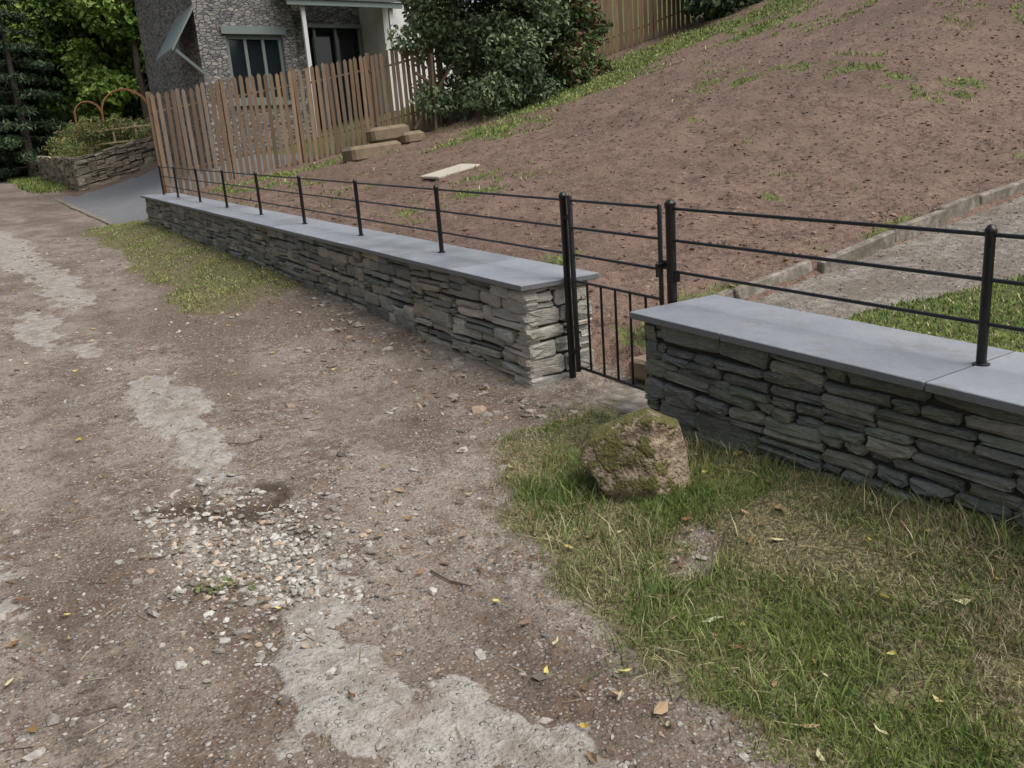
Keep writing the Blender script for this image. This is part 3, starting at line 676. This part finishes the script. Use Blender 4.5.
def part(nm,boxes,mat,tubes=()):
    mb=MB()
    for b in boxes:
        (x0,x1,y0,y1,z0,z1)=b;mb.box(((x0+x1)/2,(y0+y1)/2,(z0+z1)/2),x1-x0,y1-y0,z1-z0)
    for t in tubes: mb.tube(*t)
    o=mb.ob(nm,[mat]);o.parent=house;return o
W0,W1,Z0,Z1=6.5,8.0,3.7,5.35
part("walls",[(5.8,W0,23,23.4,1.5,7.6),(W1,8.35,23,23.4,1.5,7.6),(W0,W1,23,23.4,1.5,Z0),(W0,W1,23,23.4,Z1,7.6),(5.8,6.2,23.4,30,1.5,7.6),(8.75,11.,24.6,25,1.5,3.0),(8.35,8.75,23.4,25,1.5,7.6),(8.75,11,24.6,25,5.9,7.6)],M_rubble)
part("window_glass",[(W0+.07,W1-.07,23.17,23.19,Z0+.07,Z1-.07),(8.85,10.9,24.7,24.72,3.0,5.85)],M_glass)
part("window_frame",[(W0,W0+.09,23.1,23.22,Z0,Z1),(W1-.09,W1,23.1,23.22,Z0,Z1),(W0+.09,W1-.09,23.1,23.22,Z1-.1,Z1),(W0+.09,W1-.09,23.1,23.22,Z0,Z0+.1),(6.98,7.06,23.11,23.21,Z0+.1,Z1-.1),(7.45,7.53,23.11,23.21,Z0+.1,Z1-.1),(W0-.1,W1+.1,22.94,23.1,Z1+.003,Z1+.2),(W0-.1,W1+.1,22.92,23.1,Z0-.12,Z0-.003)],M_grey)
part("door_frames",[(x,x+.08,24.5,24.58,3.,5.88) for x in(8.76,9.45,10.1,10.85)]+[(8.76,10.93,24.4,24.48,5.8,5.9)],M_grey)
part("interior",[(6.3,11,26,26.1,2,7),(6.3,8.3,24.5,24.6,2,7)],M_int)
part("rendered_wall",[(11,13.2,23,30,1.5,7.6)],M_white)
part("porch_post",[(8.42,8.52,22.45,22.55,2.3,6.0),(10.95,11.06,22.45,22.55,2.6,6.0)],M_trim)
part("porch_fascia",[(8.0,11.3,22.3,22.38,5.98,6.12)],M_grey)
mb=MB();R=[(7.9,22.25,6.12),(11.4,22.25,6.12),(11.4,23.0,6.55),(7.9,23.0,6.55)]
mb.add(R+[(p[0],p[1],p[2]+.1) for p in R],[(3,2,1,0),(4,5,6,7),(0,1,5,4),(1,2,6,5),(2,3,7,6),(3,0,4,7)]);o=mb.ob("porch_roof",[M_roof]);o.parent=house
mb=MB();R=[(5.3,22.6,7.5),(13.6,22.6,7.5),(13.6,26.5,10.2),(5.3,26.5,10.2),(13.6,30.4,7.5),(5.3,30.4,7.5)]
mb.add(R+[(p[0],p[1],p[2]+.15) for p in R],[(0,3,2,1),(3,5,4,2),(6,7,8,9),(9,8,10,11),(0,1,7,6),(4,5,11,10),(0,6,9,3),(3,9,11,5),(1,2,8,7),(2,4,10,8)]);o=mb.ob("roof",[M_roof]);o.parent=house
P_=[(5.1,22.8,4.9),(5.8,22.8,5.95),(5.8,25,5.95),(5.1,25,4.9)];mb=MB();mb.add(P_+[(p[0],p[1],p[2]+.08) for p in P_],[(3,2,1,0),(4,5,6,7),(0,1,5,4),(1,2,6,5),(2,3,7,6),(3,0,4,7)]);mb.tube((5.2,22.9,4.95),(5.8,22.9,4.4),.05,n=4);o=mb.ob("side_canopy",[M_grey]);o.parent=house
part("wall_plaque",[(11.75,12.0,22.96,22.998,5.75,5.95)],M_sign)
mb=MB();zz=H(np.array([19.,24.]),np.array([13.9,11.5]),False)
face_stones(mb,(19.,13.9,0),(24,11.5,0),(-.43,-.9,0),zz[0]-.1,zz[1]-.1,.8,ch=(.06,.14),sl=(.2,.45),pal=palA,depth=.3,rough=1.5)
mb.ob("garden_terrace_wall",[M_stone])
# ------------------------------------------------------------ light & camera
w=bpy.data.worlds.new("World");sc.world=w;w.use_nodes=True;nt=w.node_tree
sky=nt.nodes.new("ShaderNodeTexSky");sky.sky_type='NISHITA';sky.sun_disc=False
el,azs=math.radians(58),math.radians(150)
sky.sun_elevation=el;sky.sun_rotation=azs;sky.air_density=1.2;sky.dust_density=5;sky.ozone_density=.6
hs=nt.nodes.new("ShaderNodeHueSaturation");hs.inputs["Saturation"].default_value=.5
nt.links.new(sky.outputs[0],hs.inputs["Color"]);nt.links.new(hs.outputs[0],nt.nodes["Background"].inputs[0]);nt.nodes["Background"].inputs[1].default_value=.15
L=bpy.data.lights.new("sun","SUN");L.energy=2.3;L.angle=math.radians(50);L.color=(1,.975,.94)
so=bpy.data.objects.new("sun",L);sc.collection.objects.link(so)
dv=Vector((math.sin(azs)*math.cos(el),math.cos(azs)*math.cos(el),math.sin(el)))
so.rotation_euler=dv.to_track_quat('Z','Y').to_euler()
up=Vector((-237,3086,825)).normalized();d=Vector((-562,234,-825)).normalized()
Yv=(d-up*d.dot(up)).normalized();Xv=Yv.cross(up).normalized()
cam=bpy.data.cameras.new("camera");cam.lens=29.0;cam.sensor_width=36;cam.clip_end=1000;cam.clip_start=.05
co=bpy.data.objects.new("camera",cam);sc.collection.objects.link(co)
co.matrix_world=Matrix.Translation((0,0,1.6))@Matrix((Xv,Yv,up)).to_4x4()
sc.camera=co
sc.view_settings.view_transform='Standard';sc.view_settings.look='None';sc.view_settings.exposure=0
